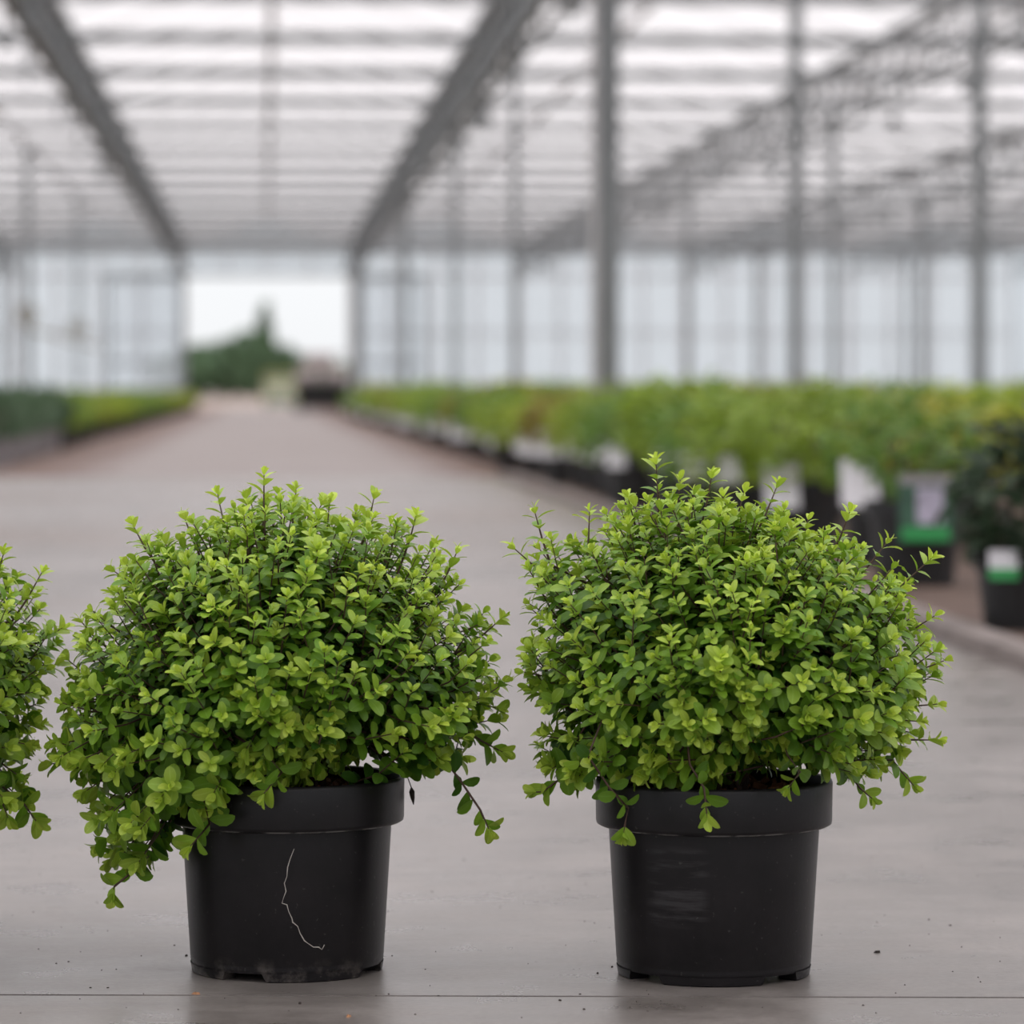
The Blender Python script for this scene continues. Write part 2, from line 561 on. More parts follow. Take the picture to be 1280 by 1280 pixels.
for x, y, w, lab in ((2.3, 25.7, 0.155, 'thick grey steel column rising from the front rows of the bed'),
                     (2.3, 35.2, 0.06, None), (2.3, 46.2, 0.08, None), (2.3, 63.0, 0.13, None), (2.3, 93.0, 0.18, None),
                     (6.7, 45.0, 0.08, None), (6.7, 60.5, 0.09, None), (6.7, 76, 0.12, None),
                     (11.1, 64.3, 0.12, None), (11.1, 74.5, 0.13, None), (11.1, 86, 0.12, None),
                     (15.5, 82, 0.12, None), (15.5, 92, 0.12, None), (-2.1, 99.2, 0.16, None),
                     (-6.5, 97, 0.12, None),
                     (-2.1, 12.5, 0.13, None), (6.7, 17.0, 0.13, None), (-6.5, 17.0, 0.13, None)):
    column(x, y, w, lab=lab or 'plain grey steel greenhouse column among the rows')
for x, y, w in ((4.5, 24.0, 0.08), (4.5, 32.4, 0.105), (4.5, 52.0, 0.08), (-4.3, 70.7, 0.12), (-4.3, 89.7, 0.12)):
    column(x, y, w, top=Z_RIDGE - 0.05, lab='slim grey post reaching up to the roof ridge')
dp = MB().tube([(2.205, 25.62, 0.02), (2.205, 25.62, Z_CHORD)], 0.022, 10).build('drain_pipe', M['alu'])
tag(dp, 'pale drain pipe running up beside the thick grey column', 'pipe')

# end wall with the door opening
wall = tag(empty('wall_far'), kind='structure', label='hazy glazed end wall with an open doorway')
WY = GREEN_END
fr = MB()
DO0, DO1, DOZ = -2.0, 2.12, 3.42
pcount = 0
for b in range(7):
    x0, x1 = BAYS[b], BAYS[b + 1]
    for i in range(4):
        a, c = x0 + 1.1 * i, x0 + 1.1 * (i + 1)
        for z0, z1 in ((0.55, 2.0), (2.0, 3.5), (3.5, Z_GUT)):
            if x0 < 0 < x1 and z0 < 3.4: continue
            mb = MB()
            mb.box(((a + c) / 2, WY, (z0 + z1) / 2), (1.06, 0.006, z1 - z0 - 0.04))
            # single sheet: keep the face towards the rows only
            mb.f = [mb.f[2]]
            mb.build('pane', M['wall_glass'], wall)
    # gable triangle
    xm = (x0 + x1) / 2
    g = MB()
    g.v = [(x0 + 0.05, WY, Z_GUT + 0.02), (x1 - 0.05, WY, Z_GUT + 0.02), (xm, WY, Z_RIDGE - 0.03)]
    g.f = [(0, 1, 2)]
    g.build('gable_pane', M['wall_glass'], wall)
    if not (x0 < 0 < x1):
        MB().box((xm, WY, 0.27), (4.4, 0.08, 0.54)).build('plinth_panel', M['alu'], wall)
    for i in range(5):
        xx = x0 + 1.1 * i
        if DO0 < xx < DO1:
            MB().box((xx, WY, (DOZ + Z_GUT) / 2), (0.05, 0.06, Z_GUT - DOZ)).build('mullion', M['alu'], wall)
        elif i < 4 or b == 6:
            MB().box((xx, WY, Z_GUT / 2), (0.07 if i else 0.12, 0.07, Z_GUT)).build('mullion', M['alu'], wall)
for z in (2.0, 3.5, Z_GUT):
    if z > 3.3:
        MB().box(((XL + XR) / 2, WY, z), (XR - XL, 0.07, 0.07)).build('rail', M['alu'], wall)
    else:
        for a, c in ((XL, -2.1), (2.3, XR)):
            MB().box(((a + c) / 2, WY, z), (c - a, 0.07, 0.05)).build('rail', M['alu'], wall)


def sliding_door(name, x0, x1, lab):
    o = tag(empty(name, ((x0 + x1) / 2, WY - 0.35, 0)), kind='structure', label=lab)
    w = x1 - x0
    for s in (-1, 1):
        MB().box((s * w / 2, 0, 1.72), (0.10, 0.06, 3.3)).build('stile', M['steel'], o)
    for z in (0.1, 1.2, 3.38):
        MB().box((0, 0, z), (w + 0.1, 0.065, 0.08)).build('rail', M['steel'], o)
    for i in range(1, 4):
        MB().box((-w / 2 + w * i / 4, 0, 1.7), (0.04, 0.04, 3.2)).build('glazing_bar', M['alu'], o)
    for i in range(4):
        p = MB()
        a, c = -w / 2 + w * i / 4 + 0.03, -w / 2 + w * (i + 1) / 4 - 0.03
        p.v = [(a, 0, 0.16), (c, 0, 0.16), (c, 0, 3.32), (a, 0, 3.32)]
        p.f = [(0, 1, 2, 3)]
        p.build('pane', M['door_glass'], o)


sliding_door('door_1', -4.05, -2.15, 'sliding glazed door pushed open towards the tan fan posts')
sliding_door('door_2', 2.4, 4.2, 'sliding glazed door pushed open beside the loaded cart')
MB_track = MB().box((0, WY - 0.35, 3.5), (8.6, 0.12, 0.10))
tag(MB_track.build('trim_1', M['steel']), 'steel track above the sliding doors', kind='structure')

for nm, x in (('wall_left', XL), ('wall_right', XR)):
    o = tag(empty(nm), kind='structure', label='glazed greenhouse side wall')
    p = MB()
    p.v = [(x, GREEN_BACK, 0.5), (x, GREEN_END, 0.5), (x, GREEN_END, Z_GUT), (x, GREEN_BACK, Z_GUT)]
    p.f = [(0, 1, 2, 3)]
    p.build('pane_strip', M['wall_glass'], o)
    MB().box((x, (GREEN_BACK + GREEN_END) / 2, 0.25), (0.1, GREEN_END - GREEN_BACK, 0.5)).build('plinth_panel', M['alu'], o)
    mm = MB()
    for yf in FRAMES: mm.box((x, yf, Z_GUT / 2), (0.1, 0.1, Z_GUT))
    tag(mm.build('mullion_row', M['alu'], o), kind='stuff')
o = tag(empty('wall_back'), kind='structure', label='glazed greenhouse end wall')
p = MB()
p.v = [(XL, GREEN_BACK, 0.5), (XR, GREEN_BACK, 0.5), (XR, GREEN_BACK, Z_GUT), (XL, GREEN_BACK, Z_GUT)]
p.f = [(0, 1, 2, 3)]
p.build('pane_strip', M['wall_glass'], o)
MB().box(((XL + XR) / 2, GREEN_BACK, 0.25), (XR - XL, 0.1, 0.5)).build('plinth_panel', M['alu'], o)

# ------------------------------------------------------------------ leaf machinery
T_ROWS = [(0.0, 0.0), (0.14, 0.42), (0.36, 0.88), (0.62, 1.0), (0.84, 0.76), (0.955, 0.40), (1.0, 0.0)]


def leaf_template(width, fold=0.16, curl=0.10):
    v, uv, faces = [], [], []
    rows = []
    for t, w in T_ROWS:
        z = curl * math.sin(math.pi * t * 0.6) - curl * 1.5 * t * t
        hwid = w * width / 2
        if w == 0:
            rows.append([len(v)])
            v.append((0, t, z)); uv.append((0.5, t))
        else:
            rows.append([len(v), len(v) + 1, len(v) + 2])
            v += [(-hwid, t, z + fold * hwid * 1.6), (0, t, z), (hwid, t, z + fold * hwid * 1.6)]
            uv += [(0.5 - 0.5, t), (0.5, t), (1.0, t)]
    for i in range(len(rows) - 1):
        a, b = rows[i], rows[i + 1]
        if len(a) == 1:
            faces += [(a[0], b[1], b[0]), (a[0], b[2], b[1])]
        elif len(b) == 1:
            faces += [(a[0], a[1], b[0]), (a[1], a[2], b[0])]
        else:
            faces += [(a[0], a[1], b[1], b[0]), (a[1], a[2], b[2], b[1])]
    return np.array(v, np.float32), np.array(uv, np.float32), faces


def leaves_mesh(name, tmpl, mats, cols, mat):
    """one mesh of many leaves: mats (n,3,4) with scale inside, cols (n,3)"""
    tv, tuv, tf = tmpl
    n, k = len(mats), len(tv)
    mats = np.asarray(mats, np.float32)
    V = np.einsum('nij,kj->nki', mats[:, :, :3], tv) + mats[:, None, :, 3]
    sizes = np.array([len(f) for f in tf])
    flat = np.concatenate([np.array(f) for f in tf])
    loops = (flat[None, :] + (np.arange(n) * k)[:, None]).ravel()
    me = bpy.data.meshes.new(name)
    me.vertices.add(n * k)
    me.vertices.foreach_set('co', V.ravel())
    me.loops.add(len(loops))
    me.loops.foreach_set('vertex_index', loops.astype(np.int32))
    allsz = np.tile(sizes, n)
    starts = np.concatenate([[0], np.cumsum(allsz)[:-1]])
    me.polygons.add(len(allsz))
    me.polygons.foreach_set('loop_start', starts.astype(np.int32))
    me.polygons.foreach_set('use_smooth', np.ones(len(allsz), bool))
    uvl = me.uv_layers.new(name='leafuv')
    uvl.data.foreach_set('uv', np.tile(tuv[flat], (n, 1)).ravel())
    ca = me.attributes.new('leafcol', 'FLOAT_COLOR', 'POINT')
    cc = np.ones((n * k, 4), np.float32)
    cc[:, :3] = np.repeat(np.asarray(cols, np.float32), k, axis=0)
    ca.data.foreach_set('color', cc.ravel())
    me.materials.append(mat)
    me.update()
    me.validate()
    return me


UP = Vector((0, 0, 1))


def leaf_frame(p, axis, nrm, size):
    n = nrm.normalized()
    a = (axis - n * axis.dot(n))
    if a.length < 1e-5: a = n.orthogonal()
    a.normalize()
    x = a.cross(n)
    return ((x.x * size, a.x * size, n.x * size, p.x), (x.y * size, a.y * size, n.y * size, p.y), (x.z * size, a.z * size, n.z * size, p.z))


def lerp3(a, b, t): return tuple(a[i] + (b[i] - a[i]) * t for i in range(3))


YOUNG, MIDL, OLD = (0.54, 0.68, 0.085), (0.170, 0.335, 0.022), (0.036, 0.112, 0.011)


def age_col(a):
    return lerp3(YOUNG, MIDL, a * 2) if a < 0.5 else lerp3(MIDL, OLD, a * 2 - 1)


TMPL = [leaf_template(0.46), leaf_template(0.60, 0.12, 0.14)]
AGES = 10
LEAF_MESH = {}
for ti in (0, 1):
    for ai in range(AGES):
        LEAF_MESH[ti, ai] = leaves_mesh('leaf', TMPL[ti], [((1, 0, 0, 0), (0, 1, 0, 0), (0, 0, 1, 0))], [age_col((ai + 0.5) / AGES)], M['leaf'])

# ------------------------------------------------------------------ foreground pots
POT_H, RIM_R, BODY_R, BASE_R, RIM_H = 0.157, 0.0950, 0.0845, 0.0775, 0.037


def build_pot(root, mat_body, mat_rim, spin):
    seg, feet = 96, 4
    zb = POT_H - RIM_H
    mb = MB().lathe([(0.02, 0.0065), (BASE_R - 0.004, 0.0065), (BASE_R - 0.0006, 0.0068), (BASE_R + 0.0005, 0.0105), (BASE_R + 0.0002, 0.0120), (BASE_R + 0.0006, 0.0130), (BODY_R, zb), (BODY_R, zb + 0.004), (BODY_R - 0.002, zb + 0.004), (BASE_R - 0.002, 0.010), (0.02, 0.010)], seg)
    # feet: ring segments left standing between the drainage notches
    for k in range(feet):
        a0 = spin + 2 * math.pi * k / feet
        a1 = a0 + 2 * math.pi / feet - 0.36
        n0 = 14
        st = len(mb.v)
        for i in range(n0 + 1):
            t = i / n0
            for r, z in ((BASE_R + 0.0005, 0.0075), (BASE_R - 0.0006, 0.001), (BASE_R - 0.002, 0.0), (BASE_R - 0.016, 0.0), (BASE_R - 0.018, 0.0075)):
                # ends of a foot lean in like the moulded notch
                ins = 0.055 * (1 - z / 0.0075)
                lo, hi = a0 + 0.03 + ins * 0, a1 - 0.03
                aa = lo + (hi - lo) * t
                aa += (0.05 if i == 0 else -0.05 if i == n0 else 0) * (1 - z / 0.0075)
                mb.v.append((r * math.cos(aa), r * math.sin(aa), z))
        for i in range(n0):
            for j in range(4):
                b = st + i * 5 + j
                mb.f.append((b, b + 5, b + 6, b + 1))
        mb.f.append(tuple(st + j for j in range(5)))
        mb.f.append(tuple(st + n0 * 5 + j for j in reversed(range(5))))
    body = mb.build('pot', mat_body, root, True)
    body.data.set_sharp_from_angle(angle=math.radians(35))
    rz = zb
    rim = MB().lathe([(BODY_R - 0.001, rz + 0.0035), (BODY_R + 0.002, rz + 0.0006), (RIM_R - 0.0035, rz), (RIM_R - 0.001, rz + 0.0014), (RIM_R - 0.0004, rz + 0.004), (RIM_R, POT_H - 0.003), (RIM_R - 0.0006, POT_H - 0.0008), (RIM_R - 0.002, POT_H), (RIM_R - 0.0038, POT_H - 0.001), (RIM_R - 0.0048, rz + 0.006), (BODY_R - 0.003, rz + 0.002)], seg)
    r = rim.build('rim', mat_rim, body, True)
    r.data.set_sharp_from_angle(angle=math.radians(50))
    # potting soil with an uneven top
    s = MB()
    rings, sg = 9, 36
    s.v.append((0, 0, 0.143))
    for i in range(1, rings + 1):
        rr = (RIM_R - 0.0052) * i / rings
        for k in range(sg):
            a = 2 * math.pi * k / sg
            x, y = rr * math.cos(a), rr * math.sin(a)
            s.v.append((x, y, 0.142 + 0.008 * noise.noise(Vector((x * 60, y * 60, spin * 9))) + (0.004 if i == rings else 0)))
    for k in range(sg): s.f.append((0, 1 + k, 1 + (k + 1) % sg))
    for i in range(rings - 1):
        for k in range(sg):
            a, b = 1 + i * sg + k, 1 + i * sg + (k + 1) % sg
            s.f.append((a, a + sg, b + sg, b))
    so = s.build('soil', M['potsoil'], root, True)
    ch = MB()
    for i in range(70):
        a, rr = rng.uniform(0, 6.283), 0.085 * math.sqrt(rng.random())
        q = Quaternion(Vector((rng.gauss(0, 1), rng.gauss(0, 1), rng.gauss(0, 1))).normalized(), rng.uniform(0, 3)).to_matrix()
        ch.box((rr * math.cos(a), rr * math.sin(a), 0.1475 + rng.uniform(-0.002, 0.003)), (rng.uniform(0.004, 0.012), rng.uniform(0.003, 0.006), 0.002), q)
    tag(ch.build('bark_litter', M['bark_chip'], so), kind='stuff')
    return body


def build_shrub(u, v, label, outline, center, shoots, trailers, seed, holes=(), n_tips=600, scuff=None, mud=0.0, spin=0.0, depth_t=0.165, lean=0.0):
    R = random.Random(seed)
    base = ground(u, v)
    root = tag(empty('potted_shrub', base, -YAW), label, 'shrub', 'potted shrubs lined up on the concrete')
    dist = (base - Vector(cam.location)).dot(FWD)

    def loc(px, py, dy=0.0):
        """point of the upright plane through the pot, dy behind it, in the shrub's own axes"""
        d = ray(px, py)
        t = (dist + dy) / d.dot(FWD)
        w = Vector(cam.location) + d * t - base
        return Vector((w.dot(RIGHT), w.dot(FWD), w.z))

    build_pot(root, pot_material('pot_plastic', scuff, mud), pot_material('rim_plastic', None, 0, POT_H - RIM_H + 0.0005), spin)
    # ---- envelope: radius by angle in the upright plane, round in depth
    c = loc(*center)
    poly = [loc(*q) - c for q in outline]
    ang = sorted((math.atan2(q.z, q.x), math.hypot(q.x, q.z)) for q in poly)
    A = [a for a, _ in ang]
    RR = [r for _, r in ang]
    A = [A[-1] - 2 * math.pi] + A + [A[0] + 2 * math.pi]
    RR = [RR[-1]] + RR + [RR[0]]

    def rad(th): return float(np.interp(th, A, RR))

    leaves = []      # (frame rows, age, template)
    stems = MB()

    def sprig(pts, spacing, size, young=1.0, start=0.0, wide=0.0, maxn=99, face=0.0):
        """opposite pairs of leaves from the tip (last point) back along the stem"""
        seg = [(pts[i + 1] - pts[i]).length for i in range(len(pts) - 1)]
        total = sum(seg)
        s, i, turn = 0.0, 0, R.uniform(0, 6.28)
        while s < total - start and i < maxn:
            # point at distance s from the tip
            rem, k = s, len(seg) - 1
            while k > 0 and rem > seg[k]:
                rem -= seg[k]; k -= 1
            d = (pts[k + 1] - pts[k]).normalized()
            p = pts[k + 1] - d * rem
            ref = d.orthogonal().normalized()
            q = Quaternion(d, turn + (math.pi / 2) * (i % 2) + R.uniform(-0.25, 0.25))
            rad_dir = q @ ref
            grow = min(1.0, 0.62 + 0.17 * i)
            for sg in (-1, 1):
                if i > 2 and R.random() < 0.10: continue
                an = math.radians(min(74, 30 + 12 * i) + R.uniform(-14, 14))
                ax = d * math.cos(an) + rad_dir * (sg * math.sin(an))
                nr = d * math.sin(an) - rad_dir * (sg * math.cos(an))
                nr = nr + UP * 0.35 + Vector((0, -face, 0)) + Vector((R.uniform(-.25, .25), R.uniform(-.25, .25), R.uniform(-.2, .2)))
                sz = size * grow * R.uniform(0.78, 1.2)
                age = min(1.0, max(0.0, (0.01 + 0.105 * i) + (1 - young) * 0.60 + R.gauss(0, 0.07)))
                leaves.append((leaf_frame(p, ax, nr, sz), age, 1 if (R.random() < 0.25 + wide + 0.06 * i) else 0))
            if i == 0:
                for z in range(2):
                    ax = d + Vector((R.uniform(-.35, .35), R.uniform(-.35, .35), R.uniform(-.35, .35)))
                    leaves.append((leaf_frame(p, ax, rad_dir, size * 0.5), 0.0, 0))
            s += spacing * (0.35 if i == 0 else 0.55 if i == 1 else 0.85 if i == 2 else 1.0) * R.uniform(0.85, 1.15)
            i += 1

    # ---- main boughs
    soil = Vector((0, 0, 0.145))
    boughs = []
    for k in range(30):
        t = (k + 0.5) / 30
        zz = 0.95 - 1.35 * t
        a = k * 2.39996
        d = Vector((math.sqrt(max(0, 1 - zz * zz)) * math.cos(a), math.sqrt(max(0, 1 - zz * zz)) * math.sin(a), zz))
        rho = math.hypot(d.x, d.z)
        rr = rad(math.atan2(d.z, d.x)) * 0.55
        e = c + Vector((d.x / max(rho, 1e-6) * rr * rho, d.y * depth_t * 0.55, d.z / max(rho, 1e-6) * rr * rho))
        if e.z < 0.17: e.z = 0.17 + R.uniform(0, 0.02)
        b0 = soil + Vector((R.uniform(-.03, .03), R.uniform(-.03, .03), 0))
        cp = b0.lerp(e, 0.4) + UP * 0.035 + Vector((R.uniform(-.01, .01), R.uniform(-.01, .01), 0))
        pts = [b0 * (1 - s) ** 2 + cp * 2 * s * (1 - s) + e * s * s for s in [i / 6 for i in range(7)]]
        stems.tube(pts, [0.0026 - 0.0002 * i for i in range(7)], 5)
        boughs.append(pts)
    joints = [p for b in boughs for p in b[2:]]

    def connect(p, d):
        best = min(joints, key=lambda q: (q - p).length_squared + (0.01 if (q - p).dot(d) > 0 else 0))
        mid = best.lerp(p, 0.55) - d * (p - best).length * 0.15 + Vector((R.uniform(-.004, .004),) * 3)
        stems.tube([best, mid, p], [0.0015, 0.0012, 0.0009], 4, False)

    # ---- shoots over the envelope
    def inside_hole(q):
        for (hx, hy, hr) in holes:
            h = loc(hx, hy)
            if math.hypot(q.x - h.x, q.z - h.z) < hr: return True
        return False

    for layer, (count, lo, hi) in enumerate(((n_tips, 0.90, 1.02), (int(n_tips * 0.5), 0.62, 0.84))):
        for k in range(count):
            zz = 1 - 2 * (k + 0.5) / count
            a = k * 2.39996 + layer
            d = Vector((math.sqrt(1 - zz * zz) * math.cos(a), math.sqrt(1 - zz * zz) * math.sin(a), zz))
            d = (d + Vector((R.gauss(0, .05), R.gauss(0, .05), R.gauss(0, .05)))).normalized()
            rho = math.hypot(d.x, d.z)
            if rho < 1e-4: continue
            rr = rad(math.atan2(d.z, d.x)) * R.uniform(lo, hi)
            off = Vector((d.x * rr, d.y * depth_t * R.uniform(lo, hi), d.z * rr))
            p = c + off
            # nothing grows through the pot or its soil, or stands on the floor
            rp = math.hypot(p.x, p.y)
            if p.z < 0.160 and rp < 0.104: continue
            if inside_hole(p): continue
            if p.z < 0.135 and p.y < -0.04 and abs(p.x) < 0.10 and R.random() < 0.75: continue
            if p.z < 0.15 and p.y > 0.0 and rp < 0.14: continue
            n = Vector((d.x / max(rr, .05), d.y / depth_t, d.z / max(rr, .05))).normalized()
            upw = 0.55 if d.z > -0.1 else 0.3
            g = (n + UP * upw + Vector((R.gauss(0, .28), R.gauss(0, .28), R.gauss(0, .2)))).normalized()
            if p.z < 0.16:
                g = (n + Vector((0, 0, -0.1))).normalized()
            Ls = R.uniform(0.048, 0.085)
            bpt = p - g * Ls - n * 0.006
            mid = p.lerp(bpt, 0.5) + n * 0.003 - UP * 0.003
            pts = [bpt, mid, p]
            stems.tube(pts, [0.0009, 0.0007, 0.0004], 4, False)
            low = max(0.0, min(1.0, (c.z + 0.02 - p.z) / 0.14))
            young = R.uniform(0.55, 1.0)      # maturity of this shoot, wherever it grows
            sprig(pts, R.uniform(0.0070, 0.0092) * (1 + 0.25 * low), (0.0142 + 0.0048 * low + (0.0025 if layer else 0)) * R.uniform(0.85, 1.18), young, 0.0, 0.25 * low)
            connect(bpt, g)

    # ---- single shoots that stick out of the outline: tip pixel, direction, length in px, depth
    for (px, py, dx, dy, lp, dep) in shoots:
        p = loc(px, py, dep)
        g = Vector((dx, R.uniform(-.2, .2), -dy)).normalized()
        L = lp / 1547.0
        bpt = p - g * L
        pts = [bpt, p.lerp(bpt, 0.5) + Vector((0, 0, -0.002)), p]
        stems.tube(pts, [0.0010, 0.0008, 0.0004], 4, False)
        sprig(pts, 0.0092, 0.0155, 1.0, 0.0)
        connect(bpt, g)
    # ---- trailing shoots with sparse rounder leaves
    for (pp, dep, sp, sz, yg) in trailers:
        pts = [loc(x, y, dep) for x, y in pp]
        stems.tube(pts, [0.0009] * (len(pts) - 1) + [0.0005], 4, False)
        sprig(pts, sp * 1.05, sz * 1.32, 0.7, 0.0, 0.6, 99, 0.9)
        connect(pts[0], (pts[1] - pts[0]).normalized())

    tag(stems.build('branchwork', M['stem'], root, True), kind='stuff')

    # ---- the 300 leaves that show largest from the aisle become parts of their own
    fr = np.array([l[0] for l in leaves], np.float32)
    n = len(fr)
    samp = np.array([(sx, sy) for sy in (0.12, 0.3, 0.5, 0.7, 0.9) for sx in (-0.2, 0, 0.2)], np.float32)
    P = fr[:, None, :, 3] + samp[None, :, 0, None] * fr[:, None, :, 0] + samp[None, :, 1, None] * fr[:, None, :, 1]
    cell = 0.0022
    gx = np.round(P[:, :, 0] / cell).astype(int).ravel()
    gz = np.round((P[:, :, 2] + 0.12 * P[:, :, 1]) / cell).astype(int).ravel()
    dep = P[:, :, 1].ravel()
    own = np.repeat(np.arange(n), len(samp))
    key = (gx + 2000) * 10000 + (gz + 2000)
    o_ = np.lexsort((dep, key))
    first = np.ones(len(o_), bool)
    first[1:] = key[o_][1:] != key[o_][:-1]
    vis = np.bincount(own[o_][first], minlength=n)
    world_u = P[:, 7, 0] + base.dot(RIGHT)
    if u < 0: vis = vis * (world_u > (0 - 640) / FPX * dist + 0.0)
    top = set(np.argsort(-vis, kind='stable')[:290].tolist())
    ages = [l[1] for l in leaves]
    for i in sorted(top):
        m4 = Matrix([list(map(float, fr[i, r])) for r in range(3)] + [[0, 0, 0, 1]])
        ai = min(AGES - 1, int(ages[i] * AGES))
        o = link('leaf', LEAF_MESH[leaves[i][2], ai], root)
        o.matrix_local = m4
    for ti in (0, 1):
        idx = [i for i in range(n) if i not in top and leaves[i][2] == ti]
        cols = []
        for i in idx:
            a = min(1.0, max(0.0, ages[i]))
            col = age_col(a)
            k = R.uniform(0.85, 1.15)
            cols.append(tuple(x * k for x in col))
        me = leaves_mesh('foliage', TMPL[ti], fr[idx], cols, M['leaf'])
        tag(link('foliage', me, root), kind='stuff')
    return root, loc, base


LEFT_OUT = [(330, 612), (400, 630), (465, 640), (515, 665), (550, 700), (580, 745), (618, 785), (628, 830), (625, 880), (600, 925), (560, 955), (520, 965), (470, 945), (430, 950), (385, 975), (335, 990), (290, 985), (262, 1045), (225, 1060), (185, 1075), (150, 1090), (118, 1065), (110, 1025), (92, 975), (68, 955), (66, 900), (76, 850), (95, 800), (135, 745), (148, 705), (175, 668), (225, 668), (270, 640), (300, 625)]
shrub_l, loc_l, base_l = build_shrub(
    359, 1211, 'low green shrub trailing over its black pot, a pale root thread on the pot', LEFT_OUT, (345, 830),
    [(330, 594, 0, -1, 70, 0), (272, 618, -.25, -1, 60, .02), (468, 620, .25, -1, 60, 0), (166, 656, -.6, -1, 60, 0), (412, 626, .1, -1, 50, .05),
     (572, 688, .5, -1, 60, 0), (628, 772, .9, -.7, 70, 0), (545, 680, .3, -1, 50, .03), (140, 712, -1, -.6, 60, .02), (520, 645, .3, -1, 50, -.02), (100, 775, -.8, -.8, 50, 0), (62, 955, -1, .2, 60, 0),
     (370, 612, .1, -1, 50, .03), (230, 645, -.4, -1, 50, .02), (632, 850, 1, -.3, 60, .02)],
    [([(520, 935), (548, 940), (575, 975), (600, 1012), (611, 1036)], -.03, 0.0088, 0.0128, 0.55), ([(215, 1000), (190, 1050), (165, 1090), (143, 1108), (141, 1122)], -.04, 0.0095, 0.0130, 0.75),
     ([(560, 900), (600, 925), (628, 940)], 0.0, 0.0095, 0.0135, 0.5), ([(335, 945), (352, 965), (330, 992)], -.12, 0.009, 0.014, 0.9), ([(255, 1000), (262, 1030), (238, 1058)], -.10, 0.009, 0.0145, 0.8)],
    3, holes=((450, 912, 0.020), (475, 950, 0.022), (435, 975, 0.018)), mud=0.55, spin=-1.807)
RIGHT_OUT = [(672, 660), (705, 680), (745, 655), (785, 635), (820, 600), (855, 615), (895, 615), (935, 632), (970, 632), (1010, 665), (1055, 665), (1095, 700), (1138, 722), (1140, 755), (1162, 790), (1168, 830), (1155, 880), (1148, 920), (1110, 950), (1075, 975), (1040, 955), (990, 960), (940, 945), (885, 975), (845, 970), (795, 990), (760, 970), (705, 975), (685, 960), (668, 910), (658, 870), (655, 820), (668, 770), (655, 705)]
shrub_r, loc_r, base_r = build_shrub(
    892, 1216, 'upright bushy green shrub in black pot with pale rubbed strokes on its side', RIGHT_OUT, (908, 818),
    [(820, 576, -.05, -1, 80, 0), (890, 594, .2, -1, 60, 0), (972, 606, .45, -1, 70, 0), (668, 638, -.3, -1, 70, 0), (737, 640, .05, -1, 60, 0), (641, 684, -.9, -.7, 80, 0),
     (1062, 640, .4, -1, 60, 0), (1110, 676, .7, -.8, 80, .02), (1164, 698, .85, -.7, 80, 0), (1180, 826, 1, -.3, 70, 0), (1172, 925, 1, .1, 70, 0), (1010, 650, .3, -1, 50, .03), (930, 615, .3, -1, 50, -.03),
     (785, 622, -.3, -1, 60, .02), (1168, 770, 1, -.5, 60, .02), (655, 840, -1, -.1, 60, .02), (850, 600, .1, -1, 50, .04), (1172, 880, 1, 0, 60, .02)],
    [([(735, 945), (762, 985), (785, 1010), (781, 1032), (779, 1046)], -.11, 0.0090, 0.0115, 0.85), ([(1070, 950), (1115, 950), (1142, 982)], 0.02, 0.0095, 0.0115, 0.7), ([(862, 955), (880, 985), (884, 1022)], -.12, 0.0095, 0.0125, 0.9),
     ([(725, 935), (705, 970), (678, 990), (670, 990)], -.02, 0.0110, 0.0150, 0.45), ([(1050, 950), (1075, 985), (1090, 998)], -.03, 0.0095, 0.0115, 0.7), ([(985, 945), (1000, 965), (985, 985)], -.11, 0.0095, 0.0115, 0.9)],
    8, holes=((930, 960, 0.014), (1000, 965, 0.012)), scuff=(-0.057, -0.006, 0.045, 0.112), spin=-2.243)
FAR_OUT = [(-175, 600), (-80, 630), (-5, 700), (40, 735), (52, 765), (68, 800), (62, 850), (40, 890), (35, 940), (38, 1000), (20, 1020), (-30, 1010), (-90, 990), (-175, 985), (-300, 1000), (-400, 960), (-440, 850), (-420, 740), (-350, 650), (-260, 620)]
shrub_o, loc_o, base_o = build_shrub(
    -176, 1208, 'green shrub in black pot, last of the line, touching the trailing shrub', FAR_OUT, (-175, 825),
    [(5, 690, .3, -1, 60, 0), (52, 716, .6, -1, 70, 0), (78, 785, 1, -.5, 70, 0), (72, 830, 1, -.2, 60, .03), (50, 905, 1, -.1, 70, .02)],
    [([(-20, 960), (5, 985), (30, 1005), (45, 1026)], -.02, 0.0095, 0.0150, 0.4), ([(-30, 960), (0, 995), (10, 1022)], -.04, 0.0095, 0.0150, 0.4)],
    21, mud=0.2, spin=1.0, n_tips=560)

# thin dried root stuck to the trailing shrub's pot, and a shrivelled leaf hanging from its rim


def on_pot(px, py, locf):
    """a point of the pot's outer side seen at this pixel, in the shrub's axes"""
    p = locf(px, py)
    r = BASE_R + (BODY_R - BASE_R) * min(1, max(0, p.z / (POT_H - RIM_H))) + 0.0006
    x = max(-r * .98, min(r * .98, p.x))
    y = -math.sqrt(r * r - x * x)
    q = locf(px, py, y)
    return Vector((x, y, q.z))


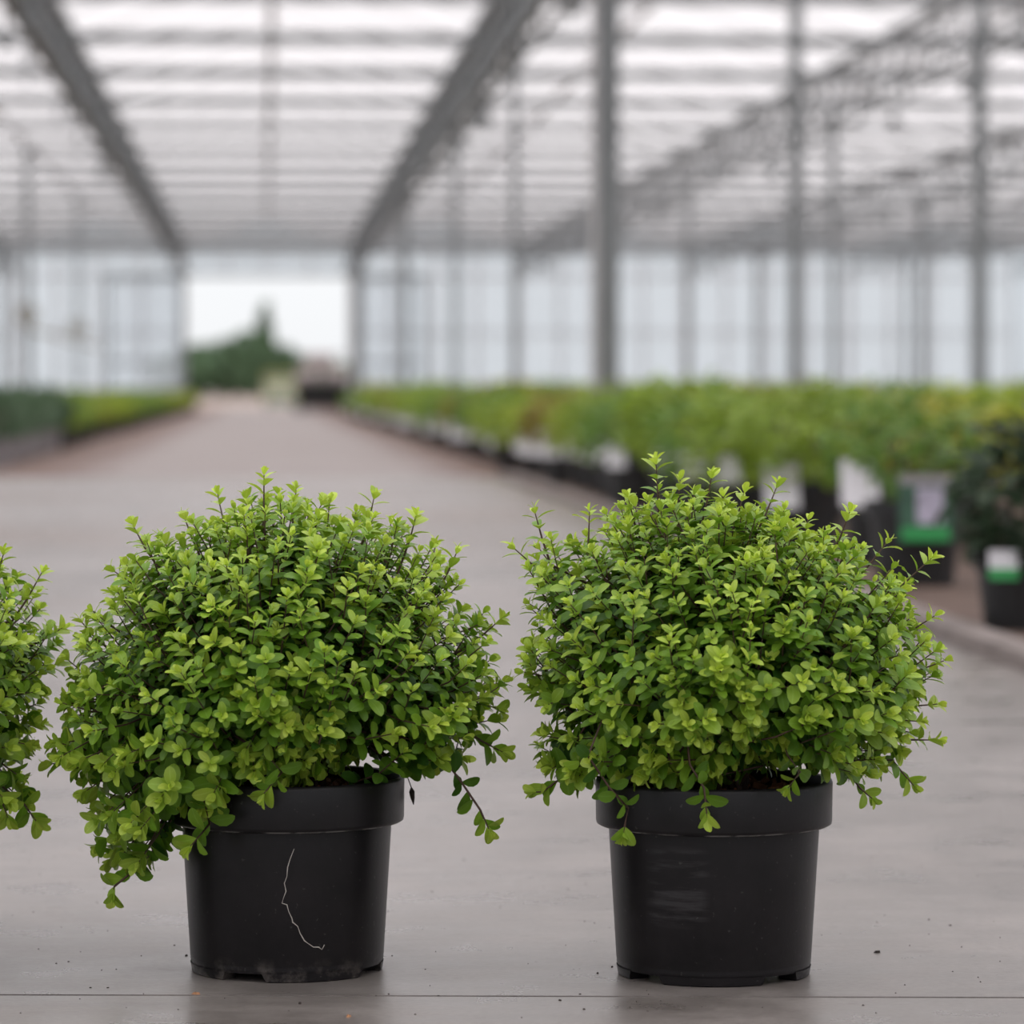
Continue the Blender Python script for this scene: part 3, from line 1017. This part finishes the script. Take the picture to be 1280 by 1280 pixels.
th = MB()
pts = [on_pot(x, y, loc_l) for x, y in ((375, 1061), (370, 1074), (367, 1084), (366, 1096), (363, 1104), (365, 1114), (362, 1122), (360, 1129), (366, 1131), (368, 1139), (372, 1148), (373, 1153), (379, 1158), (382, 1167), (387, 1176), (391, 1179), (398, 1184), (404, 1184), (408, 1187), (411, 1181))]
th.tube(pts, [0.00022 + 0.00012 * ((i * 7) % 3) for i in range(len(pts))], 4)
th.build('root_thread', M['thread'], shrub_l)
dl = MB()
p0, p1, p2 = loc_l(509, 970, 0), loc_l(514, 984, 0), loc_l(517, 1006, 0)
dl.tube([p0, p1, p1.lerp(p2, .25), p1.lerp(p2, .6), p2], [0.0004, 0.0005, 0.0026, 0.0020, 0.0003], 6)
dl.build('shrivelled_leaf', M['dead_leaf'], shrub_l)

# ------------------------------------------------------------------ crumbs and chips on the concrete
cr = MB()


def crumb(mb, g, sx, sy, sz):
    q = Matrix.Rotation(rng.uniform(0, 3.14), 3, 'Z')
    n = len(mb.v)
    for i in range(5):
        a = i * 1.2566
        mb.v.append(tuple(g + q @ Vector((sx * math.cos(a) * rng.uniform(.7, 1.1), sy * math.sin(a) * rng.uniform(.7, 1.1), 0.0))))
    for i in range(5):
        a = i * 1.2566 + .3
        mb.v.append(tuple(g + q @ Vector((sx * .6 * math.cos(a), sy * .6 * math.sin(a), sz * rng.uniform(.7, 1.2)))))
    for i in range(5):
        j = (i + 1) % 5
        mb.f.append((n + i, n + j, n + 5 + j, n + 5 + i))
    mb.f.append(tuple(n + 5 + i for i in range(5)))


for (px, py, s) in ((233, 1195, 3), (375, 1255, 3), (490, 1195, 1.6), (548, 1245, 1.5), (486, 1243, 1.6), (700, 1251, 2.4), (747, 1217, 2.2), (765, 1209, 2.2), (660, 1205, 1.2), (1079, 1257, 2), (1097, 1191, 4), (1188, 1157, 2), (1161, 1150, 1.8), (1202, 1184, 1.4), (218, 1182, 1.4), (127, 1213, 1.3), (135, 1235, 1.6), (113, 1235, 1.6), (725, 1243, 1.6), (1250, 1202, 1.2), (1161, 1168, 1.2), (732, 1105, 1.5), (710, 1112, 1.4), (540, 1115, 1.6), (580, 1075, 1.6), (535, 1075, 1.4), (730, 1262, 2)):
    crumb(cr, ground(px, py), s / 1547 * 1.3, s / 1547 * .8, s / 1547 * .7)
for i in range(170):
    crumb(cr, ground(rng.uniform(-200, 1480), rng.uniform(1010, 1275)), rng.uniform(.0004, .0012), rng.uniform(.0003, .0008), .0006)
tag(cr.build('soil_crumbs', M['crumb']), 'tiny dark soil crumbs scattered on the concrete around the pots', 'crumbs', kind='stuff')
for px, py, lab in ((436, 1271, 'pale orange wood chip lying on the concrete before the slab joint'), (246, 1243, 'small reddish chip caught in the slab joint')):
    mb = MB()
    crumb(mb, Vector((0, 0, 0.0001)), 0.0040, 0.0022, 0.0016)
    o = mb.build('wood_chip', M['red_chip'], None, False, ground(px, py))
    tag(o, lab, 'chip', 'chips on the concrete')

# ------------------------------------------------------------------ bed plants
PAL = {
    'lime': ((0.32, 0.46, 0.035), (0.20, 0.32, 0.03)),
    'mid': ((0.18, 0.34, 0.05), (0.12, 0.24, 0.035)),
    'olive': ((0.36, 0.34, 0.04), (0.22, 0.15, 0.04)),
    'yellow': ((0.56, 0.50, 0.04), (0.30, 0.36, 0.035)),
    'dark': ((0.045, 0.085, 0.035), (0.03, 0.06, 0.028)),
    'blue': ((0.12, 0.20, 0.10), (0.08, 0.145, 0.075)),
    'bright': ((0.42, 0.52, 0.03), (0.22, 0.36, 0.03)),
}


def bush_mesh(name, pal, h, w, n, size, seed, narrow=False):
    R = random.Random(seed)
    mats, cols = [], []
    a, b = PAL[pal]
    for i in range(n):
        d = Vector((R.gauss(0, 1), R.gauss(0, 1), R.gauss(0, 1))).normalized()
        r = R.uniform(0.55, 1.0) ** 0.6
        p = Vector((d.x * w / 2 * r, d.y * w / 2 * r, h * 0.5 + d.z * h * 0.5 * r))
        bump = 1 + 0.18 * noise.noise(Vector((d.x * 3 + seed, d.y * 3, d.z * 3)))
        p.x *= bump; p.y *= bump; p.z *= bump
        ax = d + UP * (1.6 if narrow else 0.5) + Vector((R.gauss(0, .4), R.gauss(0, .4), R.gauss(0, .3)))
        nr = d * 0.4 + UP + Vector((R.gauss(0, .5), R.gauss(0, .5), R.gauss(0, .3)))
        if narrow: nr = d.orthogonal() + Vector((R.gauss(0, .4), R.gauss(0, .4), 0))
        mats.append(leaf_frame(p, ax, nr, size * R.uniform(.7, 1.3)))
        t = R.random()
        k = R.uniform(.8, 1.2)
        cols.append(tuple(x * k * 0.86 for x in lerp3(a, b, t)))
    return leaves_mesh(name, leaf_template(0.18 if narrow else 0.5), mats, cols, M['bed_leaf'])


BUSH = {}
for i, (k, h, w) in enumerate((('lime', .34, .42), ('mid', .36, .42), ('olive', .32, .40), ('yellow', .30, .38), ('bright', .32, .42))):
    BUSH[k] = [bush_mesh('foliage', k, h, w, 420, 0.05, 50 + i * 3 + j) for j in range(3)]
BUSH['dark'] = [bush_mesh('foliage', 'dark', .30, .30, 520, 0.052, 90)]
BUSH['blue'] = [bush_mesh('foliage', 'blue', .32, .44, 520, 0.085, 95 + j, True) for j in range(2)]


def pot_mesh(name, h, r, mat):
    return MB().lathe([(0.0, 0.004), (r * .78, 0.0), (r * .96, h * .80), (r * 1.06, h * .80), (r * 1.08, h), (r * 1.0, h), (r * .97, h * .9), (0.0, h * .9)], 20).mesh(name, mat, False)


POTS = {'black': pot_mesh('pot', 0.17, 0.105, M['black_pot']), 'tall': pot_mesh('pot', 0.20, 0.115, M['black_pot']), 'grey': pot_mesh('pot', 0.17, 0.13, M['grey_pot']), 'near': pot_mesh('pot', 0.145, 0.085, M['black_pot'])}
POT_TOP = {'black': 0.17, 'tall': 0.20, 'grey': 0.17, 'near': 0.145}


def bed_stem_mesh():
    mb = MB()
    R = random.Random(5)
    for k in range(6):
        a = k * 1.05
        mb.tube([(0.01 * math.cos(a), .01 * math.sin(a), -0.03), (.04 * math.cos(a), .04 * math.sin(a), .08), (.09 * math.cos(a), .09 * math.sin(a), .2)], [.005, .004, .002], 4)
    return mb.mesh('stem', M['stem'], True)


STEM_BED = bed_stem_mesh()
CARD = MB().box((0, 0, 0), (0.10, 0.002, 0.125)).mesh('label_card', M['white_card'])
CARD_S = MB().box((0, 0, 0), (0.075, 0.002, 0.085)).mesh('label_card', M['white_card'])


def bed_plant(x, y, kind, pot, label, group, card=None, scale=1.0, rz=None, lift=0.0, z=0.0, top=None):
    o = tag(empty('potted_plant', (x, y, z), 0), label, 'plant', group)
    pt = link('pot', POTS[pot], o)
    bush = rng.choice(BUSH[kind])
    f = link('foliage', bush, o, (0, 0, POT_TOP[pot] - 0.03 + lift))
    if top is not None:      # grown to a given height
        scale = (top - POT_TOP[pot] + 0.03 - z) / max(v.co.z for v in bush.vertices)
    f.rotation_euler = (0, 0, rng.uniform(0, 6.28) if rz is None else rz)
    f.scale = (scale * 1.08, scale * 1.08, scale)
    st = link('stem', STEM_BED, o, (0, 0, POT_TOP[pot] - 0.01))
    tag(st, kind='stuff')
    if card:
        cm, cz, tilt = card
        c = link('label_card', cm, o, (-0.085, -0.125, cz))
        c.rotation_euler = (math.radians(-12), 0, math.radians(tilt))
    return o


GR = 'potted plants in the long bed beside the kerb'
GL = 'potted plants in the bed across the path'
ZB = 0.010     # level of the bed ahead of the cross joint


def zbed(y): return ZB if y < CROSS else -0.012


# the three that can be told apart at the near end of the bed
near = tag(empty('potted_plant', (1.445, 7.28, ZB)), 'dark glossy-leaved plant in black pot with small green-edged tag', 'plant', GR)
link('pot', POTS['near'], near)
f = link('foliage', BUSH['dark'][0], near, (0.03, 0, 0.105)); f.scale = (0.98, 0.9, 0.98)
tag(link('stem', STEM_BED, near, (0, 0, 0.12)), kind='stuff')
c = link('plant_tag', MB().box((0, 0, 0), (0.055, 0.002, 0.055)).mesh('plant_tag', M['white_card']), near, (-0.05, -0.10, 0.128)); c.rotation_euler = (-.2, 0, -.1)
link('printed_band', MB().box((0, 0, 0), (0.056, 0.003, 0.022)).mesh('printed_band', M['green_card']), c, (0, -0.001, -0.018))

wrap = tag(empty('potted_plant', (1.53, 8.95, ZB)), 'leafy plant in black pot with dark green printed sleeve showing a lilac picture', 'plant', GR)
link('pot', POTS['tall'], wrap)
f = link('foliage', BUSH['mid'][0], wrap, (0.02, 0.02, 0.20)); f.scale = (0.72, 0.72, 0.72)
tag(link('stem', STEM_BED, wrap, (0, 0, 0.17)), kind='stuff')
sl = link('printed_sleeve', MB().box((0, 0, 0), (0.125, 0.003, 0.155)).mesh('printed_sleeve', M['teal_card']), wrap, (0.0, -0.135, 0.185)); sl.rotation_euler = (-.12, 0, -.15)
link('picture', MB().box((0, 0, 0), (0.062, 0.002, 0.085)).mesh('picture', M['lilac_card']), sl, (0.01, -0.0028, 0.005))
link('green_band', MB().box((0, 0, 0), (0.11, 0.002, 0.03)).mesh('green_band', M['green_card']), sl, (0, -0.0028, -0.061))
link('white_band', MB().box((0, 0, 0), (0.122, 0.002, 0.022)).mesh('white_band', M['grey_pot']), sl, (0, -0.0028, 0.066))

bed_plant(1.635, 10.05, 'mid', 'tall', 'leafy plant in black pot with one large upright white card', GR, (CARD, 0.215, 0), 0.72, z=ZB)
placed = [(1.445, 7.28), (1.53, 8.95), (1.635, 10.05)]


COLS = [(o.location.x, o.location.y) for o in C.objects if o.name.startswith('column')]


def free(x, y, r=0.25):
    return all((x - a) ** 2 + (y - b) ** 2 > r * r for a, b in placed) and all((x - a) ** 2 + (y - b) ** 2 > 0.4 ** 2 for a, b in COLS)


def in_view(x, y, z=0.45, m=60):
    p = CAM_M.inverted() @ Vector((x, y, z))
    if p.z > -1: return False
    u = 640 + FPX * p.x / -p.z
    return -m < u < 1280 + m


DESC = {'lime': 'lime green', 'mid': 'mid green', 'olive': 'olive and brown', 'yellow': 'yellowish', 'bright': 'bright green', 'blue': 'blue green', 'dark': 'dark green'}


def patch(x, y):
    t = noise.noise(Vector((x * 0.6, y * 0.16, 3.3)))
    t += rng.uniform(-.12, .12)
    return 'olive' if t > 0.24 else 'lime' if t > -0.06 else 'bright' if t > -0.2 else 'mid' if t > -0.3 else 'yellow'


# front row beside the kerb
y, i = 10.9, 0
while y < 66:
    x = 1.50 + rng.uniform(-.06, .06) + (0.0 if y < 30 else 0.04)
    if free(x, y, 0.4):
        k = rng.choice(['olive', 'lime', 'bright', 'lime', 'mid']) if y > 12 else 'lime'
        has = rng.random() < 0.88
        cm = rng.choice([CARD, CARD, CARD_S])
        bed_plant(x, y, k, rng.choice(['black', 'tall']), DESC[k] + (' plant in black pot with white card, front row by the kerb' if has else ' plant in plain black pot, front row by the kerb'), GR,
                  (cm, rng.uniform(.17, .23), rng.uniform(-18, 8)) if has else None, rng.uniform(.82, 1.0), z=zbed(y))
        placed.append((x, y))
    y += 0.62 + y * 0.016
    i += 1
# rows behind
for row, (x0, ystart, step, has_p) in enumerate(((2.0, 8.2, .62, .8), (2.55, 9.8, .75, .6), (3.2, 12.5, .95, .3), (4.0, 16, 1.25, 0), (5.0, 20.5, 1.6, 0), (6.2, 26, 2.0, 0), (7.8, 35, 2.3, 0), (10, 45, 2.8, 0), (12.6, 57, 3.2, 0))):
    y = ystart
    while y < 70:
        x = x0 + rng.uniform(-.1, .1) * (1 + row * .3)
        if free(x, y, 0.48 + y * 0.005) and in_view(x, y, m=200):
            k = patch(x, y)
            has = rng.random() < has_p and y < 30
            pot = rng.choice(['black', 'tall'])
            top = CAM_H + 13 * y / FPX + rng.uniform(-.03, .015)
            bed_plant(x, y, k, pot, DESC[k] + (' plant with white card, inner rows of the kerbside bed' if has else ' bushy potted plant, inner rows of the kerbside bed'), GR,
                      (CARD, rng.uniform(.2, .26), rng.uniform(-18, 8)) if has else None, z=zbed(y), top=top)
            placed.append((x, y))
        y += step * (1 + y * 0.022) * rng.uniform(.9, 1.1)

# bed across the path
for row, (x0, ys, step) in enumerate(((-1.74, 24.2, .52), (-2.35, 25.5, 1.15), (-3.1, 36.5, 2.1), (-4.0, 50, 3.2))):
    y = ys
    while y < 92:
        x = x0 + rng.uniform(-.06, .06)
        if in_view(x, y, m=90) and free(x, y):
            k = 'blue' if y < 31 else rng.choice(['bright', 'bright', 'yellow', 'mid']) if y < 46 else rng.choice(['mid', 'lime', 'mid']) if y < 62 else rng.choice(['yellow', 'lime', 'bright'])
            pot = 'grey' if y < 30.5 else 'black'
            bed_plant(x, y, k, pot, DESC[k] + ' plant in ' + pot + ' pot in the bed across the path', GL, None, rng.uniform(.85, 1.0), z=-0.012)
        y += step * (1 + y * 0.016) * rng.uniform(.9, 1.1)

# ------------------------------------------------------------------ things down the aisle


def fan(x, y, z, lab):
    o = tag(empty('circulation_fan', (x, y - 0.2, z)), lab, 'fan', 'tan fans on the posts')
    MB().lathe([(0.15, -0.11), (0.19, -0.11), (0.19, 0.11), (0.15, 0.11)], 20, True).build('housing', M['tan'], o).rotation_euler = (math.pi / 2, 0, 0)
    MB().lathe([(0.0, -0.05), (0.05, -0.05), (0.05, 0.06), (0.0, 0.06)], 12).build('motor', M['dark_steel'], o).rotation_euler = (math.pi / 2, 0, 0)
    for k in range(4):
        a = k * math.pi / 2 + .4
        MB().box((0.10 * math.cos(a), 0, 0.10 * math.sin(a)), (0.12, 0.01, 0.06), Matrix.Rotation(-a, 3, 'Y') @ Matrix.Rotation(.5, 3, 'X')).build('blade', M['tan'], o)
    MB().box((0, 0.10, 0.0), (0.06, 0.16, 0.06)).build('bracket', M['dark_steel'], o)
    for k in range(3):
        MB().box((0, -0.115, -0.1 + 0.1 * k), (0.34, 0.008, 0.008)).build('guard_bar', M['tan'], o)


fan(-4.3, 70.7, CAM_H + (HORIZON - 395) * 70.7 / FPX, 'round tan fan on the first post before the sliding door')
fan(-4.3, 89.7, CAM_H + (HORIZON - 410) * 89.7 / FPX, 'round tan fan on the farther post near the sliding door')
pipe = tag(empty('irrigation_pipe', (-4.3, 0, 0)), 'thin tan pipe running along the fan posts', 'pipe')
zz = CAM_H + 1.1
MB().tube([(0.1, 70, zz), (0.1, 90, zz), (0.1, 100.5, zz)], 0.03, 8).build('tube', M['tan'], pipe)
for yy in (70.7, 89.7):
    MB().box((0.05, yy, zz), (0.14, 0.05, 0.05)).build('clip', M['dark_steel'], pipe)

# low cart with pale sacks, dark chassis
ct = tag(empty('loaded_cart', (1.24, 83.0, -0.002)), 'dark flat cart loaded with pale sacks near the doorway', 'cart')
MB().box((0, 0, 0.52), (1.15, 1.9, 0.20)).build('deck', M['rubber'], ct)
MB().box((0, 0, 0.25), (0.98, 1.7, 0.34)).build('chassis', M['rubber'], ct)
for sx in (-1, 1):
    for sy in (-1, 1):
        w = MB().lathe([(0.0, -.05), (0.15, -.05), (0.17, -.03), (0.17, .03), (0.15, .05), (0, .05)], 18).build('wheel', M['rubber'], ct, False, (sx * .48, sy * .65, .17))
        w.rotation_euler = (0, math.pi / 2, 0)
MB().tube([(-.5, .9, .5), (-.5, .9, 1.25), (.5, .9, 1.25), (.5, .9, .5)], .025, 8).build('push_bar', M['dark_steel'], ct)


def sack(x, y, z, sx, sy, sz, lab):
    me = bpy.data.meshes.new('sack')
    bm = bmesh.new()
    bmesh.ops.create_cube(bm, size=1)
    bmesh.ops.subdivide_edges(bm, edges=bm.edges[:], cuts=3, use_grid_fill=True)
    for v in bm.verts:
        q = v.co.copy()
        v.co = q * (0.80 + 0.2 * (0.5 / max(q.length, .3)) * 1.25)
        v.co.x *= sx; v.co.y *= sy; v.co.z *= sz
    bm.to_mesh(me); bm.free()
    me.materials.append(M['pink_sack'])
    smooth(me)
    tag(link('sack', me, None, (x, y, z)), lab, 'sack', 'pale sacks on the flat cart')


sack(0.95, 82.7, 0.62 + 0.162, 0.5, 0.9, 0.30, 'pale sack lying on the cart deck towards the path')
sack(1.51, 82.7, 0.62 + 0.162, 0.5, 0.9, 0.30, 'pale sack lying on the cart deck towards the bed')
sack(1.20, 82.7, 0.95 + 0.165, 0.62, 0.85, 0.30, 'pale sack on top of the two others on the cart')

# small cream and green trolley
tr = tag(empty('trolley', (0.40, 94.0, -0.002)), 'small cream trolley with green lower tray and yellow post', 'trolley')
MB().box((0, 0, 0.20), (0.80, 1.2, 0.10)).build('lower_tray', M['cart_green'], tr)
MB().box((0, 0, 0.58), (0.80, 1.2, 0.36)).build('bin', M['cart_cream'], tr)
MB().box((0, 0, 0.78), (0.86, 1.26, 0.04)).build('bin_rim', M['cart_cream'], tr)
for sx in (-1, 1):
    for sy in (-1, 1):
        MB().box((sx * .38, sy * .56, .42), (.05, .05, .50)).build('post', M['cart_yellow'], tr)
        w = MB().lathe([(0.0, -.03), (0.08, -.03), (0.08, .03), (0, .03)], 14).build('wheel', M['rubber'], tr, False, (sx * .32, sy * .5, .08))
        w.rotation_euler = (0, math.pi / 2, 0)
MB().tube([(.38, -.56, .66), (.38, -.75, .9), (-.38, -.75, .9), (-.38, -.56, .66)], .02, 6).build('handle', M['cart_yellow'], tr)

# ------------------------------------------------------------------ trees outside


def tree(x, y, h, w, base_z, label, pointed, seed):
    R = random.Random(seed)
    o = tag(empty('tree', (x, y, -0.13)), label, 'tree', 'trees beyond the open doorway')
    MB().tube([(0, 0, 0), (0, 0, h * .3), (0.05, 0, h * .6)], [w * .05, w * .04, w * .02], 8).build('trunk', M['bark'], o, True)
    mats, cols = [], []
    for i in range(1300):
        d = Vector((R.gauss(0, 1), R.gauss(0, 1), R.gauss(0, 1))).normalized() * (R.random() ** 0.4)
        z = base_z + (h - base_z) * (d.z * .5 + .5)
        t = (z - base_z) / (h - base_z)
        k = (1.05 - t) if pointed else 1.0
        p = Vector((d.x * w / 2 * k, d.y * w / 2 * k, z))
        b = 1 + .25 * noise.noise(Vector((d.x * 2.5 + seed, d.y * 2.5, d.z * 2.5)))
        p.x *= b
        nr = d + UP * .5 + Vector((R.gauss(0, .5), R.gauss(0, .5), R.gauss(0, .5)))
        mats.append(leaf_frame(p, Vector((R.gauss(0, 1), R.gauss(0, 1), R.gauss(0, 1))), nr, w * 0.10 + .25))
        cols.append((.1, .13, .12))
    tag(link('crown', leaves_mesh('crown', leaf_template(.7), mats, cols, M['far_leaf']), o), kind='stuff')


def far_tree(px, py, y, w, label, pointed, seed):
    """stands at distance y with its middle and top where the doorway shows them"""
    k = y / FPX
    tree((px - VPX) * k, y, CAM_H + (HORIZON - py) * k + 0.13, w, 0.2, label, pointed, seed)


far_tree(331, 376, 300, 2.9, 'tall pointed dark tree standing above the others outside', True, 1)
far_tree(250, 432, 306, 4.2, 'low rounded tree at the edge of the doorway beside the door post', False, 2)
far_tree(284, 424, 312, 4.4, 'rounded grey green tree next to the tall pointed tree', False, 3)
far_tree(312, 412, 294, 3.4, 'broad dark tree pressed against the tall pointed tree', False, 4)
far_tree(354, 432, 305, 3.0, 'small rounded tree on the trolley side of the pointed tree', False, 5)
far_tree(385, 446, 311, 3.6, 'low pale shrub-like tree behind the loaded cart', False, 6)
far_tree(222, 440, 318, 4.5, 'low rounded tree mostly hidden by the sliding door', False, 7)
far_tree(420, 455, 318, 4.2, 'lowest bushy tree behind the sack cart outside', False, 8)
